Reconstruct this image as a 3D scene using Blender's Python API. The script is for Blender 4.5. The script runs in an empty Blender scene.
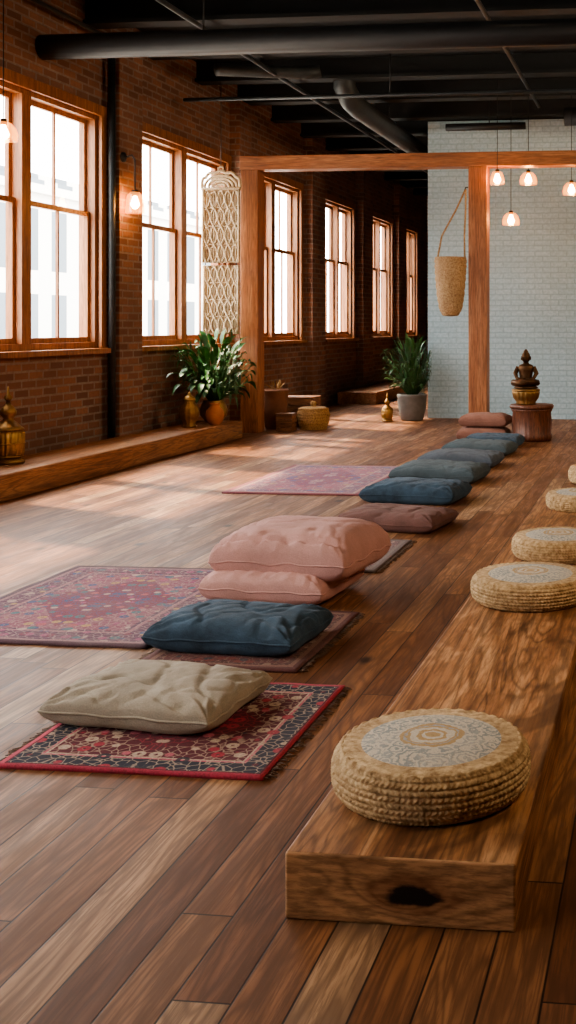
import bpy, bmesh, math, random
from mathutils import Vector, noise, Matrix
random.seed(7)
C = bpy.context.scene.collection
pi = math.pi

# ------------------------------------------------------------------ nodes
class NT:
    def __init__(s, name, rough=0.6, metal=0.0):
        s.m = bpy.data.materials.new(name); s.m.use_nodes = True
        s.t = s.m.node_tree; s.b = s.t.nodes['Principled BSDF']
        s.b.inputs['Roughness'].default_value = rough
        s.b.inputs['Metallic'].default_value = metal
        s.co = None
    def n(s, ty, ins=None, **props):
        nd = s.t.nodes.new(ty)
        for k, v in props.items(): setattr(nd, k, v)
        for k, v in (ins or {}).items():
            if isinstance(v, bpy.types.NodeSocket): s.t.links.new(v, nd.inputs[k])
            else: nd.inputs[k].default_value = v
        return nd
    def obj(s):
        if s.co is None: s.co = s.n('ShaderNodeTexCoord').outputs['Object']
        return s.co
    def xyz(s):
        o = s.n('ShaderNodeSeparateXYZ', {0: s.obj()}).outputs
        return o[0], o[1], o[2]
    def ma(s, op, a, b=0.0, c=0.0):
        return s.n('ShaderNodeMath', {0: a, 1: b, 2: c}, operation=op).outputs[0]
    def vec(s, x, y, z=0.0):
        return s.n('ShaderNodeCombineXYZ', {0: x, 1: y, 2: z}).outputs[0]
    def noise(s, v, scale=5, detail=4, rough=.55, dist=0.0):
        return s.n('ShaderNodeTexNoise', {'Vector': v, 'Scale': scale, 'Detail': detail, 'Roughness': rough, 'Distortion': dist}).outputs['Fac']
    def ramp(s, f, stops, interp='LINEAR'):
        nd = s.n('ShaderNodeValToRGB', {0: f}); cr = nd.color_ramp; cr.interpolation = interp
        while len(cr.elements) < len(stops): cr.elements.new(0.5)
        for e, (p, c) in zip(cr.elements, stops):
            e.position = p
            e.color = (c, c, c, 1) if isinstance(c, (int, float)) else (c[0], c[1], c[2], 1)
        return nd.outputs[0]
    def mix(s, f, a, b, blend='MIX'):
        nd = s.t.nodes.new('ShaderNodeMix'); nd.data_type = 'RGBA'; nd.blend_type = blend
        for i, v in ((0, f), (6, a), (7, b)):
            if isinstance(v, bpy.types.NodeSocket): s.t.links.new(v, nd.inputs[i])
            elif i == 0: nd.inputs[0].default_value = v
            else: nd.inputs[i].default_value = (v[0], v[1], v[2], 1)
        return nd.outputs[2]
    def smooth(s, v, a, b):
        return s.n('ShaderNodeMapRange', {0: v, 1: a, 2: b, 3: 0.0, 4: 1.0}, interpolation_type='SMOOTHSTEP').outputs[0]
    def set(s, k, v):
        if isinstance(v, bpy.types.NodeSocket): s.t.links.new(v, s.b.inputs[k])
        elif isinstance(v, tuple) and len(v) == 3: s.b.inputs[k].default_value = (*v, 1)
        else: s.b.inputs[k].default_value = v
        return s
    def bump(s, h, strength=.3, dist=.01):
        nd = s.n('ShaderNodeBump', {'Height': h, 'Strength': strength, 'Distance': dist})
        s.t.links.new(nd.outputs[0], s.b.inputs['Normal']); return s

def plain(name, col, rough=.6, metal=0., var=.15, sc=12, bump=.0, bd=.003):
    k = NT(name, rough, metal)
    f = k.noise(k.obj(), sc, 5)
    lo = tuple(c*(1-var) for c in col); hi = tuple(min(1, c*(1+var)) for c in col)
    k.set('Base Color', k.ramp(f, [(.3, lo), (.7, hi)]))
    if bump: k.bump(k.noise(k.obj(), sc*4, 4), bump, bd)
    return k.m

def floor_mat():
    k = NT('floor_planks', .38)
    x, y, z = k.xyz()
    w, L = .118, 1.45
    xr = k.ma('DIVIDE', x, w); row = k.ma('FLOOR', xr)
    rn = k.n('ShaderNodeTexWhiteNoise', {'W': row}, noise_dimensions='1D').outputs['Value']
    yy = k.ma('MULTIPLY_ADD', rn, 7.3, k.ma('DIVIDE', y, L)); col = k.ma('FLOOR', yy)
    wn = k.n('ShaderNodeTexWhiteNoise', {'Vector': k.vec(row, col)}, noise_dimensions='2D')
    idv = wn.outputs['Value']
    xo = k.ma('MULTIPLY_ADD', idv, 37, x)
    gv2 = k.vec(xo, k.ma('MULTIPLY', y, .12), k.ma('MULTIPLY', idv, 5))
    big = k.noise(gv2, 5.5, 2, .5, .45)
    rings = k.ma('MULTIPLY_ADD', k.ma('SINE', k.ma('MULTIPLY', big, 120)), .5, .5)
    fine = k.noise(k.vec(xo, k.ma('MULTIPLY', y, .035), k.ma('MULTIPLY', idv, 9)), 90, 5, .7, .2)
    mid = k.noise(k.vec(xo, k.ma('MULTIPLY', y, .13), 2.), 15, 4, .62, .5)
    base = k.ramp(idv, [(0, (.17, .065, .028)), (.2, (.235, .097, .042)), (.45, (.30, .13, .056)), (.7, (.355, .165, .074)), (.9, (.41, .205, .10)), (.97, (.50, .30, .17))])
    dark = k.mix(.68, base, (.04, .015, .007))
    c = k.mix(k.ramp(mid, [(.36, .85), (.60, 0.)]), base, dark)
    c = k.mix(k.ramp(fine, [(.43, .8), (.54, 0.)]), c, dark)
    c = k.mix(k.ma('MULTIPLY', k.ma('POWER', rings, 2.4), .75), c, dark)
    patch = k.noise(k.vec(x, y, 3.3), 1.1, 3)
    c = k.mix(k.ramp(patch, [(.35, .35), (.65, 0.)]), c, k.mix(.5, c, (.07, .025, .01)))
    vo = k.n('ShaderNodeTexVoronoi', {'Vector': k.vec(k.ma('MULTIPLY_ADD', mid, .05, x), k.ma('MULTIPLY', y, .6)), 'Scale': 3.0, 'Randomness': 1.0}).outputs['Distance']
    kn = k.ramp(vo, [(.04, 1.), (.12, 0.)])
    c = k.mix(k.ma('MULTIPLY', kn, .92), c, (.012, .006, .004))
    fx = k.ma('FRACT', xr); ex = k.ma('MINIMUM', fx, k.ma('SUBTRACT', 1., fx))
    fy = k.ma('FRACT', yy); ey = k.ma('MULTIPLY', k.ma('MINIMUM', fy, k.ma('SUBTRACT', 1., fy)), L/w)
    e = k.ma('MINIMUM', ex, ey)
    gap = k.smooth(e, .008, .030)
    c = k.mix(gap, (.018, .008, .004), c)
    k.set('Base Color', c)
    k.set('Roughness', k.ramp(mid, [(.3, .60), (.7, .44)]))
    k.b.inputs['Specular IOR Level'].default_value = .26
    hh = k.ma('ADD', k.ma('MULTIPLY', gap, .4), k.ma('MULTIPLY', fine, .5))
    k.bump(hh, .3, .002)
    return k.m

def wood_mat(name, cols, axis='y', scale=1., knot=None, rough=.45, contrast=.6, boards=None, spec=.5):
    k = NT(name, rough)
    k.b.inputs['Specular IOR Level'].default_value = spec
    x, y, z = k.xyz()
    st = .07
    if axis == 'y': v = k.vec(x, k.ma('MULTIPLY', y, st), z)
    elif axis == 'x': v = k.vec(k.ma('MULTIPLY', x, st), y, z)
    else: v = k.vec(x, y, k.ma('MULTIPLY', z, st))
    if knot:   # sawn face grain on the end of the slab
        front = k.ma('LESS_THAN', y, knot[1]+.004)
        v = k.mix(front, v, k.vec(k.ma('MULTIPLY', x, .16), .3, k.ma('MULTIPLY', z, .9)))
    big = k.noise(v, 3.2*scale, 3, .5, 1.1)
    bigv = k.ma('MULTIPLY', big, 75)
    if knot:
        kx, ky, kz, kr = knot
        dx = k.ma('MULTIPLY', k.ma('SUBTRACT', x, kx), .42); dz = k.ma('SUBTRACT', z, kz); dy = k.ma('SUBTRACT', y, ky)
        d = k.ma('SQRT', k.ma('ADD', k.ma('ADD', k.ma('MULTIPLY', dx, dx), k.ma('MULTIPLY', dy, dy)), k.ma('MULTIPLY', dz, dz)))
        d0 = d
        d = k.ma('MULTIPLY_ADD', k.noise(k.vec(k.ma('MULTIPLY', x, .5), y, z), 40, 4), .030, k.ma('SUBTRACT', d, .015))
        push = k.ma('MULTIPLY', k.ma('EXPONENT', k.ma('MULTIPLY', d0, -26.)), 24.)
        lines = k.ma('ADD', k.ma('MULTIPLY', k.noise(k.vec(k.ma('MULTIPLY', x, .4), .7, z), 7, 2, .5, .3), 34.), k.ma('MULTIPLY', z, 90.))
        bigv = k.mix(front, bigv, k.ma('ADD', lines, push))
    rings = k.ma('MULTIPLY_ADD', k.ma('SINE', bigv), .5, .5)
    fine = k.noise(v, 70*scale, 5, .65)
    mid = k.noise(v, 9*scale, 4, .6, .5)
    c = k.ramp(mid, [(.3, cols[0]), (.5, cols[1]), (.7, cols[2])])
    dk = tuple(a*.3 for a in cols[0])
    con = contrast
    if boards:
        rw = k.ma('FLOOR', k.ma('DIVIDE', k.ma('ADD', x, 10.), boards[0]))
        cl = k.ma('FLOOR', k.ma('DIVIDE', k.ma('MULTIPLY_ADD', rw, boards[1]*.37, k.ma('ADD', y, 20.)), boards[1]))
        wv = k.n('ShaderNodeTexWhiteNoise', {'Vector': k.vec(rw, cl)}, noise_dimensions='2D').outputs['Value']
        cc = k.mix(k.ramp(wv, [(.2, .0), (.9, .6)]), c, k.mix(.5, c, cols[0]))
        blot = k.noise(k.vec(x, k.ma('MULTIPLY', y, .35), z), 4.5, 3, .55, 1.2)
        cc = k.mix(k.ramp(blot, [(.56, 0.), (.66, .75)]), cc, tuple(a*.45 for a in cols[0]))
        cc = k.mix(k.ramp(blot, [(.34, .5), (.42, 0.)]), cc, tuple(min(1, a*1.2) for a in cols[2]))
        c = k.mix(front, cc, k.mix(.65, c, cols[2])) if knot else cc
        con = k.ma('MULTIPLY_ADD', front, -.16, contrast)
    c = k.mix(k.ma('MULTIPLY', k.ma('POWER', rings, 2.5), con), c, dk)
    c = k.mix(k.ramp(fine, [(.38, .5), (.58, 0.)]), c, dk)
    if knot:
        halo = k.ma('MULTIPLY', k.ma('SUBTRACT', 1., k.smooth(d, kr*1.1, kr*2.4)), .55)
        c = k.mix(halo, c, (.14, .042, .015))
        c = k.mix(k.smooth(d, kr*.75, kr*1.2), (.010, .005, .004), c)
    k.set('Base Color', c)
    k.bump(k.ma('ADD', fine, k.ma('MULTIPLY', rings, .3)), .25, .002)
    return k.m

def brick_mat(name, c1, c2, mortar, bw=.22, bh=.075, ms=.011, bump=.7, dirt=.5, rough=.85):
    k = NT(name, rough)
    x, y, z = k.xyz()
    u = k.ma('ADD', x, y)
    v = k.vec(u, z, 0.)
    vw = k.n('ShaderNodeVectorMath', {0: v, 1: k.vec(k.ma('MULTIPLY', k.noise(v, 9, 2), .012), k.ma('MULTIPLY', k.noise(v, 7, 2), .008), 0.)}, operation='ADD').outputs[0]
    br = k.n('ShaderNodeTexBrick', {'Vector': vw, 'Color1': (*c1, 1), 'Color2': (*c2, 1), 'Mortar': (*mortar, 1), 'Scale': 1.0,
        'Mortar Size': ms, 'Mortar Smooth': .3, 'Bias': 0., 'Brick Width': bw, 'Row Height': bh})
    n1 = k.noise(v, 1.2, 4); n2 = k.noise(v, 26, 5)
    c = k.mix(k.ramp(n1, [(.35, dirt), (.65, 0.)]), br.outputs['Color'], tuple(a*.35 for a in c1))
    c = k.mix(k.ramp(n2, [(.4, .35), (.62, 0.)]), c, tuple(a*.5 for a in c1))
    k.set('Base Color', c)
    h = k.ma('ADD', k.ma('SUBTRACT', 1., br.outputs['Fac']), k.ma('MULTIPLY', n2, .4))
    k.bump(h, bump, .008)
    return k.m

def fabric_mat(name, col, var=.25, weave=500, sheen=.3, rough=.9, mott=6, b=.25):
    k = NT(name, rough)
    f = k.noise(k.obj(), mott, 5, .6)
    g = k.noise(k.obj(), weave*.5, 2)
    c = k.ramp(f, [(.3, tuple(a*(1-var) for a in col)), (.7, tuple(min(1, a*(1+var)) for a in col))])
    c = k.mix(k.ramp(g, [(.35, .35), (.65, 0.)]), c, tuple(a*.5 for a in col))
    k.set('Base Color', c)
    k.set('Sheen Weight', sheen)
    k.set('Sheen Tint', tuple(min(1, a*1.5+.1) for a in col))
    k.bump(k.ma('ADD', k.noise(k.obj(), 160, 3), k.ma('MULTIPLY', k.noise(k.obj(), 25, 4), 2.2)), b+.1, .005)
    return k.m

def rug_mat(name, w, d, pal, bands, field, scale=22, fade=.35):
    k = NT(name, .95)
    x, y, z = k.xyz()
    ax = k.ma('ABSOLUTE', x); ay = k.ma('ABSOLUTE', y)
    e = k.ma('MINIMUM', k.ma('SUBTRACT', w/2, ax), k.ma('SUBTRACT', d/2, ay))
    vv = k.vec(ax, ay, 0.)
    vo = k.n('ShaderNodeTexVoronoi', {'Vector': vv, 'Scale': scale, 'Randomness': .7})
    r = k.n('ShaderNodeSeparateXYZ', {0: vo.outputs['Color']}).outputs[0]
    n = len(pal)
    motif = k.ramp(r, [(i/n, c) for i, c in enumerate(pal)], 'CONSTANT')
    blob = k.ramp(vo.outputs['Distance'], [(.38, 1.), (.44, 0.)])
    ring = k.ramp(vo.outputs['Distance'], [(.12, 0.), (.15, 1.)])
    blob = k.ma('MULTIPLY', blob, ring)
    mg = k.n('ShaderNodeTexVoronoi', {'Vector': vv, 'Scale': scale*1.6, 'Randomness': .9}, feature='DISTANCE_TO_EDGE').outputs['Distance']
    vine = k.ramp(mg, [(.03, .6), (.07, 0.)])
    fieldc = k.mix(vine, field, pal[1])
    fieldc = k.mix(blob, fieldc, motif)
    md = k.ma('ADD', k.ma('DIVIDE', ax, w*.34), k.ma('DIVIDE', ay, d*.34))
    medc = k.mix(blob, k.mix(vine, pal[0], pal[2]), motif)
    fieldc = k.mix(k.ramp(md, [(.93, 1.), (.95, 0.)], 'LINEAR'), fieldc, medc)
    bt = k.ramp(k.ma('MULTIPLY', e, 1/.3), [(p/.3, c) for p, c in bands], 'CONSTANT')
    bc = k.mix(k.ma('MULTIPLY', blob, .9), k.mix(vine, bt, pal[1]), motif)
    bc = k.mix(k.ramp(k.ma('MULTIPLY', e, 1/.3), [(bands[2][0]/.3-.004, 1.), (bands[2][0]/.3, 0.)]), bc, bt)
    bw = bands[-1][0]+.02
    c = k.mix(k.ramp(k.ma('MULTIPLY', e, 1/.3), [(bw/.3-.005, 0.), (bw/.3, 1.)]), bc, fieldc)
    wear = k.noise(k.obj(), 4, 5, .65)
    c = k.mix(k.ramp(wear, [(.4, 0.), (.7, fade)]), c, (.26, .19, .18))
    c = k.mix(k.ramp(k.noise(k.obj(), 150, 3), [(.35, .4), (.6, 0.)]), c, (.03, .02, .02))
    k.set('Base Color', c)
    k.bump(k.noise(k.obj(), 220, 3), .5, .004)
    return k.m

def metal_mat(name, col, rough=.35, var=.3, sc=14, bump=.3):
    k = NT(name, rough, 1.)
    f = k.noise(k.obj(), sc, 5)
    k.set('Base Color', k.ramp(f, [(.3, tuple(a*(1-var) for a in col)), (.65, col)]))
    k.set('Roughness', k.ramp(f, [(.3, rough+.2), (.7, rough)]))
    vo = k.n('ShaderNodeTexVoronoi', {'Vector': k.obj(), 'Scale': 45.}).outputs['Distance']
    k.bump(vo, bump, .004)
    return k.m

def jute_mat(name, c0, c1):
    k = NT(name, .9)
    f = k.noise(k.obj(), 55, 4); g = k.noise(k.obj(), 6, 3)
    c = k.ramp(f, [(.3, c0), (.65, c1)])
    c = k.mix(k.ramp(g, [(.35, .4), (.65, 0.)]), c, c0)
    k.set('Base Color', c); k.bump(k.noise(k.obj(), 180, 3), .5, .004)
    return k.m

def mandala_mat(name, R):
    k = NT(name, .9)
    x, y, z = k.xyz()
    r = k.ma('DIVIDE', k.ma('SQRT', k.ma('ADD', k.ma('MULTIPLY', x, x), k.ma('MULTIPLY', y, y))), R)
    cream = (.54, .47, .37); slate = (.20, .225, .24); gold = (.42, .28, .14); grey = (.35, .34, .32)
    rr = k.ma('MULTIPLY_ADD', k.noise(k.obj(), 34, 3), .16, k.ma('SUBTRACT', r, .08))
    c = k.ramp(rr, [(0, gold), (.07, cream), (.12, gold), (.17, cream), (.24, gold), (.27, grey), (.29, gold), (.34, cream), (.60, cream),
                    (.80, cream), (.84, grey), (.90, cream), (1.0, gold)], 'CONSTANT')
    vo = k.n('ShaderNodeTexVoronoi', {'Vector': k.obj(), 'Scale': 24., 'Randomness': .9}).outputs['Distance']
    lace = k.ma('MULTIPLY_ADD', k.ma('SINE', k.ma('MULTIPLY', k.ma('ADD', vo, k.ma('MULTIPLY', k.noise(k.obj(), 80, 3), .6)), 19.)), .5, .5)
    lace = k.ramp(lace, [(.35, 0.), (.65, .8)])
    c = k.mix(k.ma('MULTIPLY', lace, k.ramp(r, [(.34, 0.), (.40, 1.), (.86, 1.), (.96, .2)])), c, k.mix(k.ramp(k.noise(k.obj(), 8, 2), [(.4, 0.), (.6, 1.)]), slate, grey))
    k.set('Base Color', c); k.bump(k.ma('ADD', k.noise(k.obj(), 120, 3), lace), .6, .004)
    return k.m

def emit_mat(name, col, st):
    k = NT(name); k.set('Base Color', (.9, .7, .4)); k.set('Emission Color', col); k.set('Emission Strength', st); return k.m

def glass_mat(name, tint=(1, 1, 1), refl=.08, frost=0., glow=None):
    m = bpy.data.materials.new(name); m.use_nodes = True; t = m.node_tree
    for n in list(t.nodes): t.nodes.remove(n)
    o = t.nodes.new('ShaderNodeOutputMaterial'); tr = t.nodes.new('ShaderNodeBsdfTransparent'); tr.inputs[0].default_value = (*tint, 1)
    gl = t.nodes.new('ShaderNodeBsdfGlossy'); gl.inputs['Roughness'].default_value = .05+frost
    mx = t.nodes.new('ShaderNodeMixShader'); mx.inputs[0].default_value = refl
    t.links.new(tr.outputs[0], mx.inputs[1]); t.links.new(gl.outputs[0], mx.inputs[2])
    out = mx.outputs[0]
    if glow:
        em = t.nodes.new('ShaderNodeEmission'); em.inputs[0].default_value = (*glow[0], 1); em.inputs[1].default_value = glow[1]
        ad = t.nodes.new('ShaderNodeAddShader'); t.links.new(out, ad.inputs[0]); t.links.new(em.outputs[0], ad.inputs[1]); out = ad.outputs[0]
    t.links.new(out, o.inputs[0])
    return m

# ------------------------------------------------------------------ mesh
class MB:
    def __init__(s): s.v = []; s.f = []; s.mi = []; s.sm = []
    def add(s, vs, fs, mi=0, smooth=False):
        o = len(s.v); s.v += [tuple(v) for v in vs]
        for f in fs: s.f.append([i+o for i in f]); s.mi.append(mi); s.sm.append(smooth)
        return s
    def box(s, x0, x1, y0, y1, z0, z1, mi=0):
        vs = [(x, y, z) for z in (z0, z1) for y in (y0, y1) for x in (x0, x1)]
        fs = [(0, 2, 3, 1), (4, 5, 7, 6), (0, 1, 5, 4), (2, 6, 7, 3), (0, 4, 6, 2), (1, 3, 7, 5)]
        return s.add(vs, fs, mi)
    def tube(s, pts, r, seg=8, mi=0, closed=False, cap=True):
        pts = [Vector(p) for p in pts]; n = len(pts)
        rs = r if isinstance(r, (list, tuple)) else [r]*n
        vs = []; up = None
        for i, p in enumerate(pts):
            if closed: d = pts[(i+1) % n]-pts[i-1]
            else: d = pts[min(i+1, n-1)]-pts[max(i-1, 0)]
            d = d.normalized() if d.length > 1e-9 else Vector((0, 0, 1))
            if up is None: up = Vector((0, 0, 1)) if abs(d.z) < .9 else Vector((1, 0, 0))
            a = d.cross(up)
            if a.length < 1e-5: a = d.orthogonal()
            a.normalize(); b = a.cross(d).normalized(); up = b
            for j in range(seg):
                t = 2*pi*j/seg
                vs.append(p+a*math.cos(t)*rs[i]+b*math.sin(t)*rs[i])
        fs = []
        for i in range(n if closed else n-1):
            i2 = (i+1) % n
            for j in range(seg):
                j2 = (j+1) % seg
                fs.append((i*seg+j, i*seg+j2, i2*seg+j2, i2*seg+j))
        if cap and not closed:
            fs.append(tuple(range(seg-1, -1, -1))); fs.append(tuple((n-1)*seg+j for j in range(seg)))
        return s.add(vs, fs, mi, True)
    def lathe(s, prof, seg=32, mi=0, fn=None, cx=0, cy=0, caps=True, sy=1.):
        vs = []
        for i, (r, z) in enumerate(prof):
            for j in range(seg):
                t = 2*pi*j/seg
                q = r*(fn(t, i/(len(prof)-1)) if fn else 1)
                vs.append((cx+q*math.cos(t), cy+q*math.sin(t)*sy, z))
        fs = []
        for i in range(len(prof)-1):
            for j in range(seg):
                j2 = (j+1) % seg
                fs.append((i*seg+j, i*seg+j2, (i+1)*seg+j2, (i+1)*seg+j))
        if caps:
            fs.append(tuple(range(seg-1, -1, -1))); fs.append(tuple((len(prof)-1)*seg+j for j in range(seg)))
        return s.add(vs, fs, mi, True)
    def build(s, name, mats, loc=(0, 0, 0), rz=0, parent=None, bevel=0, merge=False):
        me = bpy.data.meshes.new(name); me.from_pydata(s.v, [], s.f)
        for m in (mats if isinstance(mats, (list, tuple)) else [mats]): me.materials.append(m)
        for p, mi, sm in zip(me.polygons, s.mi, s.sm): p.material_index = mi; p.use_smooth = sm
        bm = bmesh.new(); bm.from_mesh(me)
        if merge: bmesh.ops.remove_doubles(bm, verts=bm.verts, dist=1e-5)
        bmesh.ops.recalc_face_normals(bm, faces=bm.faces); bm.to_mesh(me); bm.free()
        ob = bpy.data.objects.new(name, me); C.objects.link(ob)
        ob.location = loc; ob.rotation_euler = (0, 0, rz)
        if parent: ob.parent = parent
        if bevel:
            b = ob.modifiers.new('bevel', 'BEVEL'); b.width = bevel; b.segments = 3; b.limit_method = 'ANGLE'; b.angle_limit = .7
        return ob

def empty(name, loc, rz=0):
    e = bpy.data.objects.new(name, None); e.empty_display_size = .1; e.location = loc; e.rotation_euler = (0, 0, rz); C.objects.link(e); return e
def top(o, label, cat, group=None):
    o['label'] = label; o['category'] = cat
    if group: o['group'] = group
    return o
def struct(o): o['kind'] = 'structure'; return o

# ------------------------------------------------------------------ materials
M_floor = floor_mat()
M_brick = brick_mat('red_brick', (.35, .165, .10), (.15, .075, .052), (.30, .25, .21), dirt=.5, ms=.012)
M_white = brick_mat('white_painted_brick', (.42, .585, .69), (.38, .545, .65), (.32, .465, .55), bump=.22, dirt=.12, rough=.75)
M_black = plain('black_ceiling_paint', (.007, .009, .010), .8)
M_pipe = plain('black_pipe_paint', (.007, .008, .010), .6)
M_duct = plain('galvanised_duct', (.045, .052, .054), .5, .3)
M_cond = plain('grey_conduit', (.03, .036, .04), .45, .3)
M_win = wood_mat('window_wood', [(.24, .085, .028), (.38, .15, .05), (.50, .22, .085)], 'z', 2, contrast=.3)
M_post = wood_mat('post_wood', [(.27, .095, .036), (.40, .155, .062), (.50, .225, .10)], 'z', 1.6, contrast=.4)
M_beam = wood_mat('beam_wood', [(.27, .095, .036), (.40, .155, .062), (.50, .225, .10)], 'x', 1.6, contrast=.4)
M_bench = wood_mat('slab_wood', [(.22, .088, .034), (.43, .205, .09), (.57, .32, .165)], 'y', 1.7, knot=(.03, -2.5, .066, .025), contrast=.55, boards=(.26, 1.3), rough=.52, spec=.32)
M_lbench = wood_mat('wall_bench_wood', [(.24, .10, .04), (.41, .19, .085), (.53, .28, .135)], 'y', 1.8, contrast=.5, rough=.5)
M_glass = glass_mat('window_glass', (.97, .99, 1), .05)
M_lampglass = glass_mat('lamp_glass', (1, .82, .58), .08, .1, ((1, .31, .06), 1.4))
M_bulb = emit_mat('warm_bulb', (1, .46, .15), 170)
M_brass = metal_mat('aged_brass', (.50, .31, .12), .38)
M_brassm = metal_mat('old_brass', (.34, .20, .08), .45)
M_brassd = metal_mat('dark_bronze', (.12, .065, .035), .45)
M_terra = plain('terracotta', (.46, .16, .045), .6, bump=.3)
M_stone = plain('grey_stone_pot', (.13, .125, .12), .8, bump=.5)
M_soil = plain('soil', (.03, .02, .013), .95)
M_leaf = plain('leaf_green', (.028, .105, .022), .42, var=.6, sc=9)
M_leaf2 = plain('palm_green', (.035, .10, .028), .45, var=.6, sc=9)
M_jute = jute_mat('jute', (.27, .16, .07), (.68, .49, .28))
M_mand = mandala_mat('mandala_cover', .225)
M_rattan = jute_mat('cream_rattan', (.42, .32, .20), (.78, .64, .45))
M_bag = jute_mat('tan_rope', (.24, .14, .07), (.52, .36, .20))
M_back = jute_mat('cream_cloth', (.36, .27, .17), (.50, .39, .26))
M_rattan2 = jute_mat('golden_rattan', (.22, .12, .045), (.48, .29, .12))

# ------------------------------------------------------------------ room shell
WX = -5.5
H = 4.4
struct(MB().box(-5.75, 3.4, -3.2, 25.2, -.1, 0).build('floor', M_floor))
mb = MB().box(-5.75, 3.4, -3.2, 25.2, H, H+.15)
y = -2.5
while y < 25:
    mb.box(-5.5, 3.2, y-.05, y+.05, H-.20, H-.002); mb.box(-5.5, 3.2, y-.10, y+.10, H-.24, H-.2)
    y += 1.25
struct(mb.build('ceiling', M_black))

wins = [(-2.0, .4), (1.4, 3.8), (4.55, 7.0), (7.77, 10.22), (10.93, 13.35), (13.95, 16.14), (17.3, 18.97), (20.05, 21.7), (22.75, 23.95)]
Z0, Z1 = 1.075, 3.36
mb = MB(); TH = .20
mb.box(WX-TH, WX, -3.2, 25.2, 0, Z0); mb.box(WX-TH, WX, -3.2, 25.2, Z1, H)
ed = [-3.2]+[v for w in wins for v in w]+[25.2]
for i in range(0, len(ed), 2): mb.box(WX-TH, WX, ed[i], ed[i+1], Z0, Z1)
for a, b in [(10.36, 10.84), (13.45, 13.85), (16.35, 17.0), (19.2, 19.85), (21.85, 22.5)]: mb.box(WX, WX+.13, a, b, 0, H-.24)
struct(mb.build('wall_left', M_brick))
struct(MB().box(3.2, 3.4, -3.2, 25.2, 0, H).build('wall_right', M_brick))
struct(MB().box(-5.5, 3.2, -3.2, -3.0, 0, H).build('wall_front', M_brick))
struct(MB().box(-5.5, 3.2, 25.0, 25.2, 0, H).build('wall_back', M_brick))
mb = MB().box(-3.30, 3.2, 15.1, 15.32, 0, 4.14)
struct(mb.build('wall_partition', M_white))

def window(i, y0, y1):
    mb = MB(); f = .06
    xa, xb = WX-.185, WX-.02
    mb.box(xa, xb, y0, y0+f, Z0, Z1); mb.box(xa, xb, y1-f, y1, Z0, Z1)
    mb.box(xa, xb, y0+f, y1-f, Z1-f, Z1); mb.box(xa, xb, y0+f, y1-f, Z0, Z0+f)
    c = .07
    mb.box(WX+.001, WX+.03, y0-c, y0+.02, Z0-.02, Z1+c); mb.box(WX+.001, WX+.03, y1-.02, y1+c, Z0-.02, Z1+c)
    mb.box(WX+.001, WX+.035, y0-c, y1+c, Z1-.02, Z1+c+.01)
    mb.box(WX-.10, WX+.09, y0-c-.02, y1+c+.02, Z0-.05, Z0+.0)
    ym = (y0+y1)/2; small = (y1-y0) < 2
    hm = .04 if small else .07
    mb.box(WX-.16, xb+.01, ym-hm, ym+hm, Z0+f, Z1-f)
    zm = (Z0+Z1)/2+.16; s = .045
    for (a, b) in ((y0+f, ym-hm), (ym+hm, y1-f)):
        for (p, q, ox) in ((Z0+f, zm+.02, .0), (zm-.02, Z1-f, -.035)):
            X0, X1 = WX-.105+ox, WX-.070+ox
            mb.box(X0, X1, a, a+s, p, q); mb.box(X0, X1, b-s, b, p, q)
            mb.box(X0, X1, a+s, b-s, p, p+s*1.1); mb.box(X0, X1, a+s, b-s, q-s, q)
            g = (X0+X1)/2
            m_ = (a+b)/2
            mb.box(g-.012, g+.012, m_-.012, m_+.012, p+s, q-s)
            mb.add([(g, a+s, p+s), (g, b-s, p+s), (g, b-s, q-s), (g, a+s, q-s)], [(0, 1, 2, 3)], 1)
    struct(mb.build('window_%d' % i, [M_win, M_glass]))
    L = bpy.data.lights.new('portal', 'AREA'); L.shape = 'RECTANGLE'; L.size = (Z1-Z0); L.size_y = (y1-y0)
    L.cycles.is_portal = True
    o = bpy.data.objects.new('window_portal', L); C.objects.link(o)
    o.location = (WX-TH-.03, ym, (Z0+Z1)/2); o.rotation_euler = (0, -pi/2, 0)
for i, (a, b) in enumerate(wins): window(i+1, a, b)

# street and building opposite
k = NT('facade', .9)
x, yv, z = k.xyz()
br = k.n('ShaderNodeTexBrick', {'Vector': k.vec(yv, z, 0.), 'Color1': (.12, .14, .16, 1), 'Color2': (.095, .115, .135, 1), 'Mortar': (.55, .53, .50, 1),
     'Scale': 1., 'Mortar Size': .36, 'Mortar Smooth': .0, 'Brick Width': 1.6, 'Row Height': 2.6}, offset=0.)
k.set('Base Color', br.outputs['Color'])
struct(MB().box(-40, -5.75, -20, 60, -.12, -.02).build('ground', plain('pale_pavement', (.5, .5, .48), .9)))
b = MB().box(-30, -19, -15, 50, -.02, 5.9)
b.box(-19.0, -18.8, -15, 50, 5.3, 5.7)
top(b.build('building', k.m), 'pale masonry building with rows of windows across the street', 'building')

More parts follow.
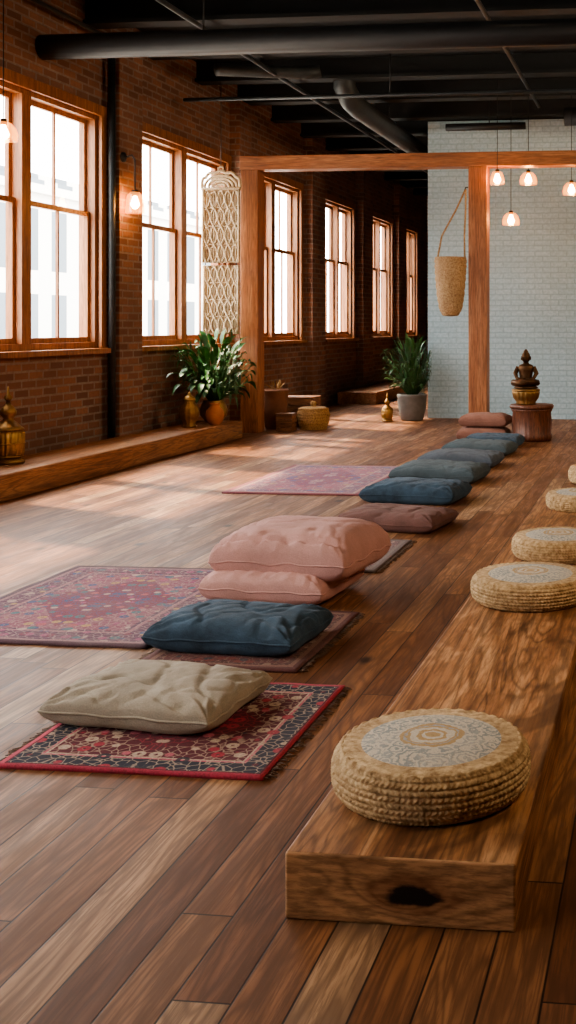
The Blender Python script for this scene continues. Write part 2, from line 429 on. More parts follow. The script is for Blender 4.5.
# ------------------------------------------------------------------ ceiling services
def pipe(name, pts, r, mat, label, cat='pipe', hang=None):
    e = MB().tube(pts, r, 16)
    o = e.build(name, mat)
    if hang:
        for p in hang:
            MB().tube([(p[0], p[1], p[2]), (p[0], p[1], H-.001)], .008, 6).build('hanger', M_pipe, parent=o)
    return top(o, label, cat)
pipe('ceiling_duct', [(-5.49, 9.2, 3.76), (3.19, 9.2, 3.76)], .11, M_pipe, 'thick black painted duct hung below the ceiling', 'duct', [(-4, 9.2, 3.8), (0, 9.2, 3.8)])
pipe('ceiling_pipe', [(-5.40, -2.9, 4.1), (-5.40, 10.2, 4.1)], .02, M_duct, 'thin grey conduit along the top of the brick wall', 'pipe', [(-5.4, 8.1, 4.1)])
pipe('ceiling_pipe', [(-4.3, -2.9, 4.08), (-4.3, 24.9, 4.08)], .025, M_cond, 'dark sprinkler pipe under the joists', 'pipe', [(-4.3, 8.1, 4.08)])
pipe('ceiling_pipe', [(-1.6, -2.9, 4.08), (-1.6, 13.9, 4.08)], .022, M_pipe, 'dark sprinkler pipe under the joists', 'pipe', [(-1.6, 8.1, 4.08)])
pipe('ceiling_pipe', [(-5.36, 11.8, 3.82), (-.5, 11.8, 3.82), (-.5, 11.8, 4.39)], .022, M_cond, 'slim dark pipe crossing below the ceiling', 'pipe', [(-3, 11.8, 3.82)])
pipe('ventilation_duct', [(-3.75, 12.6, 4.39), (-3.75, 12.6, 4.1), (-3.72, 12.75, 3.97), (-3.7, 13.0, 3.93), (-3.7, 16.5, 3.93)], .13, M_duct, 'dull galvanised round ventilation duct with an elbow', 'duct', [(-3.7, 14.5, 3.95)])
pipe('ventilation_duct', [(-4.9, 11.6, 4.1), (-4.85, 11.6, 4.1), (-4.0, 11.95, 4.12), (-3.85, 12.0, 4.15)], .07, M_duct, 'short grey duct branch below the joists', 'duct', [(-4.45, 11.76, 4.15)])
pipe('wall_conduit', [(-5.42, 10.30, .2), (-5.42, 10.30, 4.15)], .035, M_cond, 'dark grey vertical conduit fixed to the brick wall', 'pipe')
pipe('ventilation_duct', [(-3.0, 14.9, 4.02), (-1.9, 14.9, 4.02)], .05, M_pipe, 'short black pipe above the white brick partition', 'pipe', [(-2.4, 14.9, 4.02)])
pipe('ventilation_duct', [(-1.3, 14.2, 4.0), (3.19, 14.2, 4.0)], .12, M_pipe, 'thick black duct near the white brick partition', 'duct', [(-.6, 14.2, 4)])

# ------------------------------------------------------------------ timber frame
tf = top(empty('timber_frame', (0, 12.9, 0)), 'free-standing reddish timber frame of square posts and a long beam', 'wooden frame')
q = .11
for px in (-4.99, -2.20, 1.6):
    MB().box(-q, q, -q, q, 0, 3.17).build('post', M_post, (px, 0, 0), parent=tf, bevel=.008)
MB().box(-5.11, 1.71, -q, q, 3.17, 3.34).build('beam', M_beam, parent=tf, bevel=.008)

# ------------------------------------------------------------------ benches
b = MB().box(-.265, .265, -4.6, 4.6, 0, .2)
top(b.build('bench', M_lbench, (-5.10, 7.6, 0), bevel=.012), 'long low solid timber bench against the brick wall', 'bench')
b = MB().box(-.33, .33, -1.6, 1.6, 0, .2)
top(b.build('bench', M_lbench, (-5.03, 19.2, 0), bevel=.012), 'low timber bench beneath a far window', 'bench')
b = MB().box(-.255, .255, -2.5, 2.5, 0, .147)
top(b.build('bench', M_bench, (-.573, 4.83, 0), bevel=.006), 'low solid slab bench with dark knot in its end grain', 'bench')

# ------------------------------------------------------------------ poufs
def pouf(loc, R=.25, Hh=.165, label='', seed=0):
    e = top(empty('pouf', loc, seed), label, 'pouf', 'round woven poufs')
    rows, lobes = 8, 54
    prof = []; n = rows*6
    for i in range(n+1):
        s_ = i/n; q = abs(2*s_-1)
        prof.append((R*(1-.10*q**3.0), Hh*s_))
    def fn(t, s_):
        r = s_*rows; row = int(min(r, rows-1e-4)); fr = r-row
        a = abs(math.sin(pi*fr))**.6
        sh = (fr-.5)*(2.4 if row % 2 else -2.4)
        return 1+.030*a*(.2+.8*abs(math.cos(lobes*t+sh)))-.016
    MB().lathe(prof, 432, 0, fn).build('woven_side', M_jute, parent=e)
    prof = []
    for i in range(15):
        q = i/14; prof.append((max(.001, R*.92*(1-q)), Hh-.014+.026*(1-(1-q)**3.0)))
    prof.reverse(); prof[0] = (.001, prof[0][1])
    MB().lathe(prof, 96, 0).build('top_cover', M_mand, parent=e)['label'] = 'cream and slate embroidered mandala cover'
    n = 160
    MB().tube([(R*.905*math.cos(2*pi*j/n), R*.905*math.sin(2*pi*j/n), Hh-.007+.002*math.sin(j*pi/2)) for j in range(n)], [.007+.0015*math.cos(j*pi/2) for j in range(n)], 8, closed=True).build('braided_rim', M_jute, parent=e)
pouf((-.580, 2.70, .147), .245, .118, 'round jute pouf with embroidered mandala top on the slab bench')
pouf((-.565, 4.60, .147), .25, .108, 'round jute pouf with faded floral top on the slab bench', 1.)
pouf((-.530, 5.48, .147), .235, .105, 'round jute pouf with pale top on the slab bench', 2.)
pouf((-.530, 6.92, .147), .22, .10, 'small round jute pouf near the end of the slab bench', 3.)
pouf((-.55, 9.1, 0), .25, .13, 'round jute pouf standing on the wooden floor', 4.)

# ------------------------------------------------------------------ cushions
def pillow(name, w, d, h, mat, loc, rz, seed, label, wr=.010, creases=(), pleat=0., group='floor cushions', pw=4.6, sag=.025, piping=True, ex=.34, parent=None, zf=.42):
    n = 64; vs = []; fs = []
    def prm(i): return math.sin((i/n*2-1)*pi/2)*.75+(i/n*2-1)*.25
    zm = h*zf
    def P(u, v, side):
        t = max(0., (1-abs(u)**pw)*(1-abs(v)**pw))**ex
        x = w/2*u*(1-sag*(1-abs(v)**2)); y_ = d/2*v*(1-sag*1.3*(1-abs(u)**2))
        cr = (abs(u)*abs(v))**6*.02
        x *= 1-cr; y_ *= 1-cr
        x += noise.noise(Vector((u*2.3, v*2.3, seed)))*.008; y_ += noise.noise(Vector((u*2.1, v*2.5, seed+9)))*.008
        if side > 0:
            z_ = zm+(h-zm)*t*(1-.10*(u*u+v*v)*.5)
            nz = noise.noise(Vector((x*3.2, y_*3.6, seed)))*wr*1.0+noise.noise(Vector((x*13, y_*11, seed+3)))*wr*.35
            r1 = abs(noise.noise(Vector((x*6+y_*3, y_*5-x*2, seed+6))))
            r2 = abs(noise.noise(Vector((x*11-y_*5, y_*8+x*4, seed+16))))
            nz -= wr*.75*math.exp(-(r1/.06)**2)+wr*.45*math.exp(-(r2/.07)**2)
            cu, cv = (1 if u > 0 else -1), (1 if v > 0 else -1)
            ang = math.atan2(abs(v-cv)*d, abs(u-cu)*w+1e-6); dist = math.hypot((v-cv)*d/2, (u-cu)*w/2)
            nz += math.sin(ang*13+seed)*wr*.6*math.exp(-(dist/.13)**2)
            z_ += nz*min(1, t*1.3)
            for cvx, dp in creases:
                z_ -= dp*math.exp(-((v-cvx)/.04)**2)*t
            if pleat: z_ += pleat*math.sin(u*22+noise.noise(Vector((u*4, 0, seed)))*6)*math.exp(-((abs(v)-.90)/.16)**2)
        else:
            z_ = zm-zm*min(1, t*1.35)
            z_ += noise.noise(Vector((x*9, y_*9, seed+5)))*wr*.6*(t*(1-t)*3)
            z_ = max(0, z_)
        return (x, y_, z_)
    rim0 = lambda u, v: ((P(u, v, 1)[0], P(u, v, 1)[1], zm+noise.noise(Vector((u*3, v*3, seed+20)))*h*.08))
    for side in (1, -1):
        o = len(vs)
        for j in range(n+1):
            for i in range(n+1):
                u, v = prm(i), prm(j)
                vs.append(rim0(u, v) if (i in (0, n) or j in (0, n)) else P(u, v, side))
        for j in range(n):
            for i in range(n):
                a = o+j*(n+1)+i; fs.append((a, a+1, a+n+2, a+n+1))
    mb = MB(); mb.add(vs, fs, 0, True)
    ob = mb.build(name, mat, loc, rz, merge=True, parent=parent)
    if not parent: top(ob, label, 'cushion', group)
    if piping:
        pts = [rim0(prm(i), -1) for i in range(n)]+[rim0(1, prm(i)) for i in range(n)]+[rim0(prm(n-i), 1) for i in range(n)]+[rim0(-1, prm(n-i)) for i in range(n)]
        MB().tube(pts, .0045, 6, closed=True).build('piping', mat, parent=ob)
    return ob

F_beige = fabric_mat('beige_linen', (.31, .26, .20), .18)
F_blue = fabric_mat('blue_velvet', (.032, .060, .092), .5, sheen=.25, mott=9)
F_pink = fabric_mat('dusty_pink_cotton', (.50, .275, .245), .12, sheen=.15)
F_mauve = fabric_mat('mauve_brown_velvet', (.14, .066, .055), .3, sheen=.15)
F_grey = fabric_mat('grey_green_linen', (.065, .090, .105), .25, sheen=.1)
F_slate = fabric_mat('slate_linen', (.075, .092, .115), .25, sheen=.1)
F_rose = fabric_mat('faded_rose', (.25, .12, .09), .2, sheen=.1)
pillow('cushion', .60, .46, .115, F_beige, (-1.68, 3.52, .0155), -.09, 1.0, 'flat beige linen floor cushion on a red patterned rug', wr=.013)
pillow('cushion', .63, .45, .13, F_blue, (-1.72, 4.32, .0155), -.07, 2.3, 'dark blue velvet floor cushion with soft sheen', wr=.014)
pk = top(empty('cushion', (-1.79, 5.18, .0155), -.12), 'thick dusty pink quilted floor cushion folded into two layers', 'cushion', 'floor cushions')
pillow('lower_layer', .62, .56, .15, F_pink, (-.035, -.04, 0), .02, 3.1, '', wr=.009, pleat=.004, pw=5, ex=.32, parent=pk, zf=.40)
pillow('upper_layer', .70, .60, .225, F_pink, (.02, .05, .100), 0, 4.7, '', wr=.013, creases=((-.84, .035), (.1, .008)), pleat=.005, pw=5, ex=.34, parent=pk, zf=.32)
pillow('cushion', .68, .52, .12, F_mauve, (-1.73, 6.98, .0), -.14, 5.9, 'brown mauve velvet floor cushion', wr=.012)
pillow('cushion', .72, .54, .15, F_blue, (-1.84, 8.05, .0), -.10, 6.2, 'dark blue velvet floor cushion beside a faded rug', wr=.013)
pillow('cushion', .74, .58, .15, F_grey, (-1.88, 9.10, .0), -.08, 7.2, 'grey green linen floor cushion', wr=.012)
pillow('cushion', .72, .56, .14, F_slate, (-1.88, 10.05, .0), -.05, 8.4, 'slate grey linen floor cushion', wr=.012)
pillow('cushion', .68, .54, .14, F_grey, (-1.86, 10.98, .0), -.08, 9.6, 'grey green linen floor cushion', wr=.012)
pillow('cushion', .62, .48, .13, F_blue, (-1.84, 11.70, .0), -.04, 10.6, 'dark blue velvet floor cushion near the timber post', wr=.012)
pillow('cushion', .58, .46, .15, F_rose, (-2.06, 12.40, .0), .03, 11.6, 'faded rose cushion at the bottom of a stack', wr=.006)
pillow('cushion', .56, .44, .14, F_rose, (-2.04, 12.42, .155), -.03, 12.6, 'faded rose cushion on top of a stack', wr=.008)

# ------------------------------------------------------------------ rugs
def rug(w, d, loc, mat, label, fringe='x', th=.012, fc=M_rattan):
    n = 40; mb = MB()
    vs = []; fs = []
    for j in range(n+1):
        for i in range(n+1):
            x_ = w*(i/n-.5); y_ = d*(j/n-.5)
            ex = noise.noise(Vector((x_*4, y_*4, loc[0])))*.004
            vs.append((x_+ex, y_+ex*1.2, th+noise.noise(Vector((x_*7, y_*7, 3)))*.0025))
    for j in range(n):
        for i in range(n):
            a = j*(n+1)+i; fs.append((a, a+1, a+n+2, a+n+1))
    b0 = len(vs); ring = [i for i in range(n+1)]+[j*(n+1)+n for j in range(1, n+1)]+[n*(n+1)+i for i in range(n-1, -1, -1)]+[j*(n+1) for j in range(n-1, 0, -1)]
    for i in ring: vs.append((vs[i][0], vs[i][1], 0))
    m = len(ring)
    for q in range(m): fs.append((ring[q], b0+q, b0+(q+1) % m, ring[(q+1) % m]))
    fs.append(tuple(b0+q for q in range(m)))
    mb.add(vs, fs, 0, True)
    o = top(mb.build('rug', mat, loc), label, 'rug', 'patterned rugs')
    if fringe:
        fb = MB()
        for sgn in (-1, 1):
            cnt = int(d/.012)
            for i in range(cnt):
                p = -d/2+d*(i+.5)/cnt; l = random.uniform(.02, .038); dr = random.uniform(-.01, .01)
                pts = [(sgn*(w/2-.004), p, .006), (sgn*(w/2+l*.5), p+dr*.5, .007), (sgn*(w/2+l), p+dr, .003)]
                fb.tube(pts, .0018, 4)
        f = fb.build('fringe', fc, parent=o); f['kind'] = 'stuff'
    return o
M_fringe = jute_mat('dull_fringe', (.07, .04, .03), (.20, .13, .09))
red = (.38, .028, .05); navy = (.014, .018, .035); crm = (.50, .37, .27); dkr = (.11, .010, .020); pnk = (.48, .11, .14)
rug(.81, .80, (-1.545, 3.43, 0), rug_mat('red_rug', .81, .80, [dkr, crm, red, pnk, navy, crm, red], [(0, (.40, .04, .07)), (.014, dkr), (.020, navy), (.085, pnk), (.094, crm), (.100, dkr)], dkr, 20, .10), 'small red oriental rug with cream and navy border', 'x', fc=M_fringe)
pal2 = [(.24, .06, .09), (.50, .34, .29), (.08, .11, .22), (.46, .11, .13), (.48, .30, .13), (.08, .18, .20), (.38, .10, .18)]
rug(1.06, 1.38, (-2.60, 4.90, 0), rug_mat('purple_rug', 1.06, 1.38, pal2, [(0, (.10, .05, .07)), (.03, (.36, .20, .20)), (.05, (.14, .06, .10)), (.16, (.36, .16, .18)), (.18, (.12, .06, .10))], (.28, .09, .13), 19, .35), 'large faded purple and rose patterned rug', None)
rug(.64, .84, (-1.685, 4.40, 0), rug_mat('brown_rug', .64, .84, [(.09, .03, .03), (.28, .18, .13), (.2, .05, .04), (.05, .05, .06)], [(0, (.11, .035, .03)), (.03, (.22, .11, .08)), (.05, (.09, .03, .025))], (.13, .035, .035), 24, .25), 'small dark reddish rug beneath a blue cushion', 'x', fc=M_fringe)
rug(.70, .84, (-1.86, 6.05, 0), rug_mat('grey_rug', .70, .84, pal2, [(0, (.14, .10, .09)), (.03, (.2, .15, .14)), (.05, (.10, .055, .06))], (.15, .08, .085), 24, .3), 'small faded rug beside the pink cushions', 'x', fc=M_fringe)
rug(1.08, 1.68, (-2.86, 9.0, 0), rug_mat('lilac_rug', 1.08, 1.68, [(.26, .08, .12), (.46, .31, .30), (.12, .12, .25), (.39, .11, .15), (.42, .25, .16)], [(0, (.26, .08, .10)), (.04, (.40, .23, .22)), (.07, (.18, .09, .15)), (.2, (.36, .18, .19))], (.30, .11, .16), 12, .3), 'faded lilac and rose patterned rug on the wooden floor', None)

# ------------------------------------------------------------------ plants
def leaf(mb, base, az, el, L, w, droop, stem=.0, seg=7):
    p = Vector(base); d = Vector((math.cos(az)*math.cos(el), math.sin(az)*math.cos(el), math.sin(el)))
    sp = [p.copy()]
    if stem:
        for i in range(4):
            p = p+d*(stem/4); d = (d+Vector((0, 0, -droop*.15))).normalized(); sp.append(p.copy())
        mb.tube(sp, .003, 5)
    vs = []; side = d.cross(Vector((0, 0, 1)))
    if side.length < 1e-3: side = Vector((1, 0, 0))
    side.normalize(); tw = random.uniform(-.5, .5)
    side = (Matrix.Rotation(tw, 3, d) @ side).normalized()
    for i in range(seg+1):
        t = i/seg; ww = w*max(.02, math.sin(pi*min(1, t*.93+.05))**.8)*(1-.35*t)
        up = side.cross(d).normalized()
        vs += [p-side*ww+up*ww*.35, p, p+side*ww+up*ww*.35]
        p = p+d*(L/seg); d = (d+Vector((0, 0, -droop/seg*2))).normalized()
    fs = []
    for i in range(seg):
        a = i*3; fs += [(a, a+1, a+4, a+3), (a+1, a+2, a+5, a+4)]
    mb.add(vs, fs, 0, True)
def squash(mb, xmin=None, xmax=None, ymax=None):
    out = []
    for (x, y, z) in mb.v:
        if xmin is not None and x < xmin: x = xmin-.07*(1-math.exp((x-xmin)/.15))
        if xmax is not None and x > xmax: x = xmax+.05*(1-math.exp(-(x-xmax)/.15))
        if ymax is not None and y > ymax: y = ymax+.05*(1-math.exp(-(y-ymax)/.15))
        out.append((x, y, z))
    mb.v = out

def plant(name, loc, pot_prof, pot_mat, soil_r, soil_z, leaves, mat, label):
    e = top(empty(name, loc), label, 'potted plant')
    MB().lathe(pot_prof, 40, caps=False).build('pot', pot_mat, parent=e)
    MB().lathe([(soil_r, soil_z-.03), (soil_r, soil_z), (.01, soil_z+.01)], 24).build('soil', M_soil, parent=e)
    mb = MB(); leaves(mb)
    mb.build('foliage', mat, parent=e)
def leaves1(mb):
    for i in range(260):
        az = random.uniform(0, 2*pi)
        el = random.uniform(.5, 1.5)
        if math.cos(az) < -.2: el = max(el, .95)
        leaf(mb, (math.cos(az)*.05, math.sin(az)*.05, .24), az, el, random.uniform(.14, .24), random.uniform(.028, .042), random.uniform(.4, 1.2), random.uniform(.14, .72))
    squash(mb, xmin=-.22, xmax=.24)
def leaves2(mb):
    for i in range(210):
        az = random.uniform(0, 2*pi)
        el = random.uniform(.85, 1.53)
        leaf(mb, (math.cos(az)*.05, math.sin(az)*.05, .33), az, el, random.uniform(.18, .28), random.uniform(.020, .032), random.uniform(.5, 1.3), random.uniform(.12, .72))
    squash(mb, xmin=-.32, xmax=.18, ymax=.2)
bowl = [(.001, 0), (.08, 0), (.10, .02), (.145, .08), (.155, .14), (.135, .2), (.115, .235), (.125, .25), (.112, .25), (.105, .23), (.12, .19)]
plant('potted_plant', (-5.08, 11.96, .2), bowl, M_brass, .112, .225, leaves1, M_leaf, 'leafy green plant in a round golden pot on the wall bench')
pot2 = [(.001, 0), (.14, 0), (.155, .02), (.19, .17), (.20, .32), (.21, .34), (.20, .36), (.185, .36), (.18, .32)]
plant('potted_plant', (-3.44, 14.74, 0), pot2, M_stone, .182, .33, leaves2, M_leaf2, 'tall green palm in a grey stone pot beside the partition')

# ------------------------------------------------------------------ lanterns, vessels
def lantern(loc, s, label, mat=M_brassm, cat='lantern', rz=0):
    e = top(empty('lantern', loc, rz), label, cat)
    def pr(l): return [(r*s, z*s) for r, z in l]
    MB().lathe(pr([(.2, 0), (.2, .04), (.17, .07), (.15, .09)]), 32).build('base', mat, parent=e)
    b = MB().lathe(pr([(.155, .09), (.185, .14), (.195, .4), (.17, .44)]), 96, fn=lambda t, q: 1+.07*abs(math.sin(10*t)))
    for zz in (.1, .27, .42):
        rr = .178 if zz != .27 else .198
        b.tube([(rr*s*math.cos(2*pi*j/40), rr*s*math.sin(2*pi*j/40), zz*s) for j in range(40)], .012*s, 6, closed=True)
    b.build('body', M_brass, parent=e)
    MB().lathe(pr([(.19, .44), (.195, .46), (.15, .50), (.11, .54), (.07, .57), (.06, .60), (.095, .64), (.105, .69), (.08, .74), (.035, .78), (.025, .82)]), 32).build('dome', mat, parent=e)
    MB().lathe(pr([(.02, .82), (.045, .85), (.05, .88), (.02, .92), (.012, 1.0), (.002, 1.02)]), 16).build('finial', mat, parent=e)
lantern((-5.19, 8.22, .2), .60, 'brass lantern with a domed top on the wall bench')
lantern((-3.74, 14.55, 0), .38, 'small brass lantern beside the stone plant pot')
e = top(empty('brass_jar', (-5.10, 11.36, .2)), 'ribbed brass jar with lid on the wall bench', 'jar')
MB().lathe([(.07, 0), (.075, .02), (.06, .04), (.095, .10), (.105, .16), (.09, .22), (.055, .26), (.065, .29)], 64, fn=lambda t, q: 1+.03*math.cos(12*t)).build('body', M_brassm, parent=e)
MB().lathe([(.068, .29), (.07, .30), (.045, .33), (.02, .345), (.022, .365), (.003, .38)], 32).build('lid', M_brass, parent=e)
e = top(empty('clay_pot', (-4.94, 11.66, .2)), 'round orange terracotta pot on the wall bench', 'pot')
MB().lathe([(.05, 0), (.085, .04), (.10, .10), (.09, .16), (.055, .20), (.05, .22), (.065, .24), (.055, .24), (.045, .21)], 40, caps=False).build('body', M_terra, parent=e)
MB().lathe([(.044, .205), (.02, .207), (.001, .208)], 24, caps=False).build('opening', M_soil, parent=e)
e = top(empty('planter', (-4.86, 13.34, 0)), 'brown clay planter with dry stems beside the timber post', 'planter')
MB().lathe([(.001, 0), (.11, 0), (.13, .03), (.15, .3), (.155, .46), (.165, .48), (.15, .50), (.14, .46)], 40, caps=False).build('pot', plain('brown_clay', (.20, .085, .045), .7, bump=.3), parent=e)
MB().lathe([(.14, .42), (.13, .44), (.001, .45)], 24, caps=False).build('soil', M_soil, parent=e)
mb = MB()
for i in range(22):
    a = random.uniform(0, 6.28); leaf(mb, (math.cos(a)*.03, math.sin(a)*.03, .44), a, random.uniform(1.0, 1.5), .1, .012, .4, .08)
mb.build('stems', M_rattan2, parent=e)
M_box = wood_mat('crate_wood', [(.15, .06, .028), (.27, .12, .055), (.36, .18, .085)], 'x', 3)
def crate(loc, w, d, h, label, rz=0):
    e = top(empty('wooden_crate', loc, rz), label, 'crate', 'wooden crates by the post')
    b = MB(); n = 4; s_ = h/n
    for i in range(n):
        z0 = i*s_+.004; z1 = (i+1)*s_-.004
        b.box(-w/2, w/2, -d/2, -d/2+.015, z0, z1); b.box(-w/2, w/2, d/2-.015, d/2, z0, z1)
        b.box(-w/2, -w/2+.015, -d/2+.015, d/2-.015, z0, z1); b.box(w/2-.015, w/2, -d/2+.015, d/2-.015, z0, z1)
    for sx in (-1, 1):
        for sy in (-1, 1):
            x0 = sx*(w/2-.035); y0 = sy*(d/2-.035); b.box(x0-.02, x0+.02, y0-.02, y0+.02, 0, h)
    b.build('body', M_box, parent=e, bevel=.003)
    MB().box(-w/2-.008, w/2+.008, -d/2-.008, d/2+.008, h, h+.02).build('lid', M_box, parent=e, bevel=.004)
crate((-4.72, 13.78, 0), .5, .36, .36, 'slatted brown wooden crate with a lid')
crate((-4.62, 13.06, 0), .20, .18, .20, 'small low brown wooden box')
def woven_basket(name, loc, prof, mat, label, rows=10, lobes=20, seg=160, cat='basket', parts=None):
    e = top(empty(name, loc), label, cat)
    pr = []
    n = rows*6
    L = len(prof)-1
    for i in range(n+1):
        t = i/n*L; j = min(int(t), L-1); f = t-j
        pr.append((prof[j][0]*(1-f)+prof[j+1][0]*f, prof[j][1]*(1-f)+prof[j+1][1]*f))
    def fn(t, s_):
        r = s_*rows; row = int(min(r, rows-1e-4)); fr = r-row
        return 1+.045*abs(math.sin(pi*fr))*(.3+.7*abs(math.cos(lobes*t+(pi/2 if row % 2 else 0))))
    MB().lathe(pr, seg, 0, fn, caps=False).build('body', mat, parent=e)
    return e
e = woven_basket('woven_basket', (-4.37, 13.34, 0), [(.001, .001), (.16, .002), (.19, .10), (.195, .20), (.18, .25)], M_rattan2, 'wide golden woven basket with lid and knobs')
MB().lathe([(.185, .245), (.19, .26), (.15, .275), (.04, .28), (.03, .30), (.04, .33), (.02, .35), (.001, .355)], 40).build('lid', M_rattan2, parent=e)
for a in (0, pi):
    MB().tube([(math.cos(a)*(.185+.025*math.sin(q*pi/6)), .05*math.cos(q*pi/6), .18) for q in range(7)], .01, 8).build('handle', M_rattan2, parent=e)
M_ott = wood_mat('carved_brown', [(.11, .034, .018), (.18, .062, .03), (.24, .09, .045)], 'z', 3)
e = top(empty('stool', (-1.50, 12.33, 0)), 'round carved reddish brown wooden drum stool', 'stool')
MB().lathe([(.205, 0), (.22, .02), (.23, .06), (.215, .08), (.225, .2), (.215, .32), (.23, .34), (.235, .36)], 96, fn=lambda t, q: 1+.012*math.cos(24*t)).build('body', M_ott, parent=e)
MB().lathe([(.24, .36), (.25, .375), (.25, .395), (.24, .405), (.001, .408)], 48).build('seat', M_ott, parent=e)
# bronze seated figure on a ribbed vessel
e = top(empty('bronze_statuette', (-1.56, 12.28, .408)), 'dark bronze seated meditating statuette on a ribbed golden bowl', 'statuette')
b = MB().lathe([(.09, 0), (.11, .01), (.10, .025), (.135, .07), (.15, .13), (.145, .155)], 120, fn=lambda t, q: 1+.06*abs(math.cos(9*t)))
b.lathe([(.155, .15), (.162, .16), (.155, .172), (.12, .18)], 48)
b.build('bowl', M_brassm, parent=e)
MB().lathe([(.12, .178), (.14, .19), (.115, .208)], 40).build('plinth', M_brassd, parent=e)
b = MB(); S_ = 1.28; zz = lambda z: (z-.262)*S_+.21
def LP(l): return [(r*S_, zz(z)) for r, z in l]
def TP(l): return [(x*S_, y_*S_, zz(z)) for x, y_, z in l]
b.lathe(LP([(.10, .262), (.125, .275), (.12, .30), (.085, .32)]), 40, sy=.75)
b.tube(TP([(-.11, -.03, .29), (-.04, -.09, .285), (.06, -.08, .29)]), [.036, .038, .026], 10)
b.tube(TP([(.11, -.03, .29), (.04, -.09, .300), (-.06, -.08, .30)]), [.036, .036, .024], 10)
b.lathe(LP([(.06, .30), (.056, .34), (.064, .39), (.074, .42), (.056, .445), (.026, .455), (.024, .47)]), 32, sy=.68)
for sx in (-1, 1):
    b.tube(TP([(sx*.066, 0, .425), (sx*.094, -.01, .37), (sx*.072, -.05, .325), (sx*.015, -.085, .315)]), [.028, .026, .02, .016], 10)
b.lathe(LP([(.02, .465), (.034, .485), (.040, .51), (.034, .54), (.022, .555), (.020, .565), (.010, .578), (.002, .583)]), 28)
for sx in (-1, 1): b.tube(TP([(sx*.039, 0, .52), (sx*.042, 0, .50), (sx*.038, 0, .485)]), [.006, .007, .005], 6)
b.build('seated_figure', M_brassd, parent=e)

# ------------------------------------------------------------------ hanging rattan screen
e = top(empty('hanging_screen', (-5.22, 12.5, 1.20)), 'cream carved rattan screen in two tiers hung beside the timber post', 'screen')
def panel(name, w, z0, z1, crest=False):
    b = MB(); r = .018
    b.tube([(-w/2, 0, z0), (w/2, 0, z0), (w/2, 0, z1), (-w/2, 0, z1)], r, 8, closed=True)
    n = 5; rows = int((z1-z0)/.20)
    for i in range(n):
        xc = -w/2+w*(i+.5)/n
        for ph in (0, pi):
            pts = []
            m = rows*12
            for q in range(m+1):
                t = q/m; pts.append((xc+math.sin(t*rows*pi+ph)*w/n*.46, .006*math.cos(t*rows*pi+ph), z0+(z1-z0)*t))
            b.tube(pts, .009, 6)
        b.tube([(xc, .008, z0), (xc, .008, z1)], .005, 6)
    for q in range(rows+1):
        zq = z0+(z1-z0)*q/rows; b.tube([(-w/2, .01, zq), (w/2, .01, zq)], .007, 6)
    o = b.build(name, M_rattan, parent=e)
    MB().box(-w/2, w/2, .022, .028, z0, z1).build('backing', M_back, parent=o)
    return o
panel('lower_panel', .42, 0, .80); panel('upper_panel', .44, .84, 1.70)
b = MB()
pts = [(-.24, 0, 1.71)]+[(.235*math.cos(pi-pi*i/24)*1.0, 0, 1.72+.17*math.sin(pi*i/24)**.7+.03*abs(math.sin(pi*i/24*5))) for i in range(25)]+[(.24, 0, 1.71)]
b.tube(pts, .02, 8, closed=True)
for rr in (.20, .15, .10, .05):
    b.tube([(rr*math.cos(pi*i/16), 0, 1.73+rr*.68*math.sin(pi*i/16)) for i in range(17)], .018, 8)
b.tube([(.03*math.cos(q*pi/8), 0, 1.94+.03*math.sin(q*pi/8)) for q in range(16)], .01, 8, closed=True)
b.build('crest', M_rattan, parent=e)
MB().tube([(.0, 0, 1.97), (.0, 0, 2.5), (.0, 0, 2.96)], .004, 6).build('cord', M_cond, parent=e)
MB().tube([(-.19, 0, .80), (-.19, 0, .84)], .006, 6).build('link', M_cond, parent=e); MB().tube([(.19, 0, .80), (.19, 0, .84)], .006, 6).build('link', M_cond, parent=e)

# hanging woven bag
e = woven_basket('hanging_basket', (-2.52, 12.78, 1.40), [(.001, 0), (.09, .01), (.13, .08), (.155, .22), (.172, .40), (.182, .56), (.185, .68), (.178, .70)], M_bag, 'tall woven jute bag hanging from the timber post', 14, 16)
MB().lathe([(.172, .69), (.15, .64), (.001, .62)], 40, caps=False).build('lining', M_soil, parent=e)
for sx in (-.17, .17):
    pts = [(sx, 0, .62), (sx*.8+.03, 0, .95), (sx*.35+.12, 0, 1.25), (.18, -.0, 1.5)]
    MB().tube(pts, .011, 8).build('strap', M_bag, parent=e)
MB().tube([(.17, 0, 1.49), (.18, 0, 1.52), (.209, .0, 1.52)], .008, 8).build('hook', M_cond, parent=e)

# ------------------------------------------------------------------ lamps
def pendant(loc, ztop, label, group='pendant lamps', s=1.):
    e = top(empty('pendant_lamp', loc), label, 'lamp', group)
    MB().tube([(0, 0, .10), (0, 0, ztop-loc[2])], .004, 6).build('cord', M_black, parent=e)
    MB().lathe([(.014, .105), (.024, .10), (.026, .06), (.02, .055)], 20).build('socket', M_brassd, parent=e)
    MB().lathe([(.026, .08), (.055, .07), (.09*s, .03), (.105*s, -.02), (.10*s, -.07)], 32, caps=False).build('shade', M_lampglass, parent=e)
    MB().lathe([(.014, .055), (.024, .03), (.040, -.01), (.040, -.03), (.02, -.055), (.001, -.06)], 20).build('bulb', M_bulb, parent=e)
pendant((-1.96, 12.76, 3.02), H-.24, 'warm glass pendant lamp hung just in front of the beam', s=.8)
pendant((-1.64, 13.14, 3.06), H-.24, 'warm glass pendant lamp hung just behind the beam')
pendant((-1.12, 13.14, 2.93), H-.24, 'warm glass pendant lamp hung behind the beam')
pendant((-1.86, 13.20, 2.58), H-.24, 'warm glass pendant lamp on a longer cord')
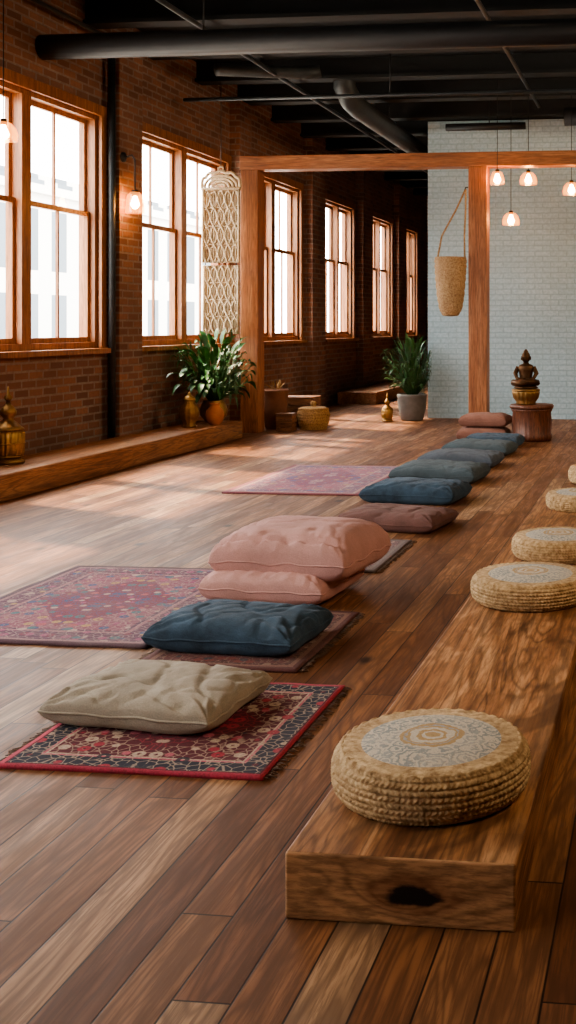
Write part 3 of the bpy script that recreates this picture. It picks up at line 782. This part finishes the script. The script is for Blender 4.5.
def sconce(loc, label):
    e = top(empty('wall_lamp', loc), label, 'lamp', 'wall lamps')
    bp = MB().lathe([(.05, 0), (.05, .02), (.02, .03)], 20).build('backplate', M_pipe, parent=e)
    bp.rotation_euler = (0, pi/2, 0); bp.location = (0, 0, .45)
    MB().tube([(.02, 0, .45), (.10, 0, .47), (.13, 0, .42), (.13, 0, .10)], .008, 8).build('arm', M_pipe, parent=e)
    MB().lathe([(.03, .12), (.04, .08), (.02, .06)], 20, cx=.13).build('socket', M_pipe, parent=e)
    MB().lathe([(.04, .10), (.075, .06), (.088, -.06), (.09, -.11)], 32, caps=False, cx=.13).build('shade', M_lampglass, parent=e)
    MB().lathe([(.016, .06), (.025, .03), (.04, -.01), (.04, -.03), (.02, -.06), (.001, -.065)], 20, cx=.13).build('bulb', M_bulb, parent=e)
sconce((-5.37, 10.42, 2.52), 'warm glass wall lamp on a black arm on the brick pier')
pendant((-5.18, 8.14, 2.82), H-.24, 'warm glass pendant lamp hung in front of a window')

# ------------------------------------------------------------------ light
w = bpy.data.worlds.new('World'); bpy.context.scene.world = w; w.use_nodes = True
bg = w.node_tree.nodes['Background']; bg.inputs[0].default_value = (1, .96, .91, 1); bg.inputs[1].default_value = 19.0
S = bpy.data.lights.new('sun', 'SUN'); S.energy = 18; S.angle = .04; S.color = (1, .70, .42)
so = bpy.data.objects.new('sun', S); C.objects.link(so)
el = math.radians(52); az = math.radians(20)
d = Vector((math.cos(el)*math.cos(az), -math.cos(el)*math.sin(az), -math.sin(el)))
so.rotation_euler = d.to_track_quat('-Z', 'Y').to_euler()
so.location = (-12, 20, 10)
def area(loc, tgt, sx, sy, e, col):  # added warm fill out of view, no real fitting; brightens the brick wall
    L = bpy.data.lights.new('fill_light', 'AREA'); L.shape = 'RECTANGLE'; L.size = sx; L.size_y = sy; L.energy = e; L.color = col
    o = bpy.data.objects.new('fill_light', L); C.objects.link(o); o.location = loc
    o.rotation_euler = (Vector(tgt)-Vector(loc)).to_track_quat('-Z', 'Y').to_euler()
area((2.2, 3.0, 3.8), (-5.5, 12.0, 1.4), 3, 1.0, 160, (1, .78, .54))
area((2.4, 10.5, 3.6), (-5.5, 17.0, 1.4), 1.5, .8, 120, (1, .78, .54))
try:
    bpy.context.scene.view_settings.look = 'AgX - Medium High Contrast'
except Exception as ex:
    print(ex)

# ------------------------------------------------------------------ camera
cd = bpy.data.cameras.new('camera'); cam = bpy.data.objects.new('camera', cd); C.objects.link(cam)
cam.location = (0, 0, 1.3); cam.rotation_euler = (pi/2, 0, math.radians(6.3))
cd.sensor_width = 36; cd.lens = 36*1100/1024
cd.shift_x = -(544-288)/1024; cd.shift_y = -(512-325)/1024
cd.clip_end = 200
bpy.context.scene.camera = cam
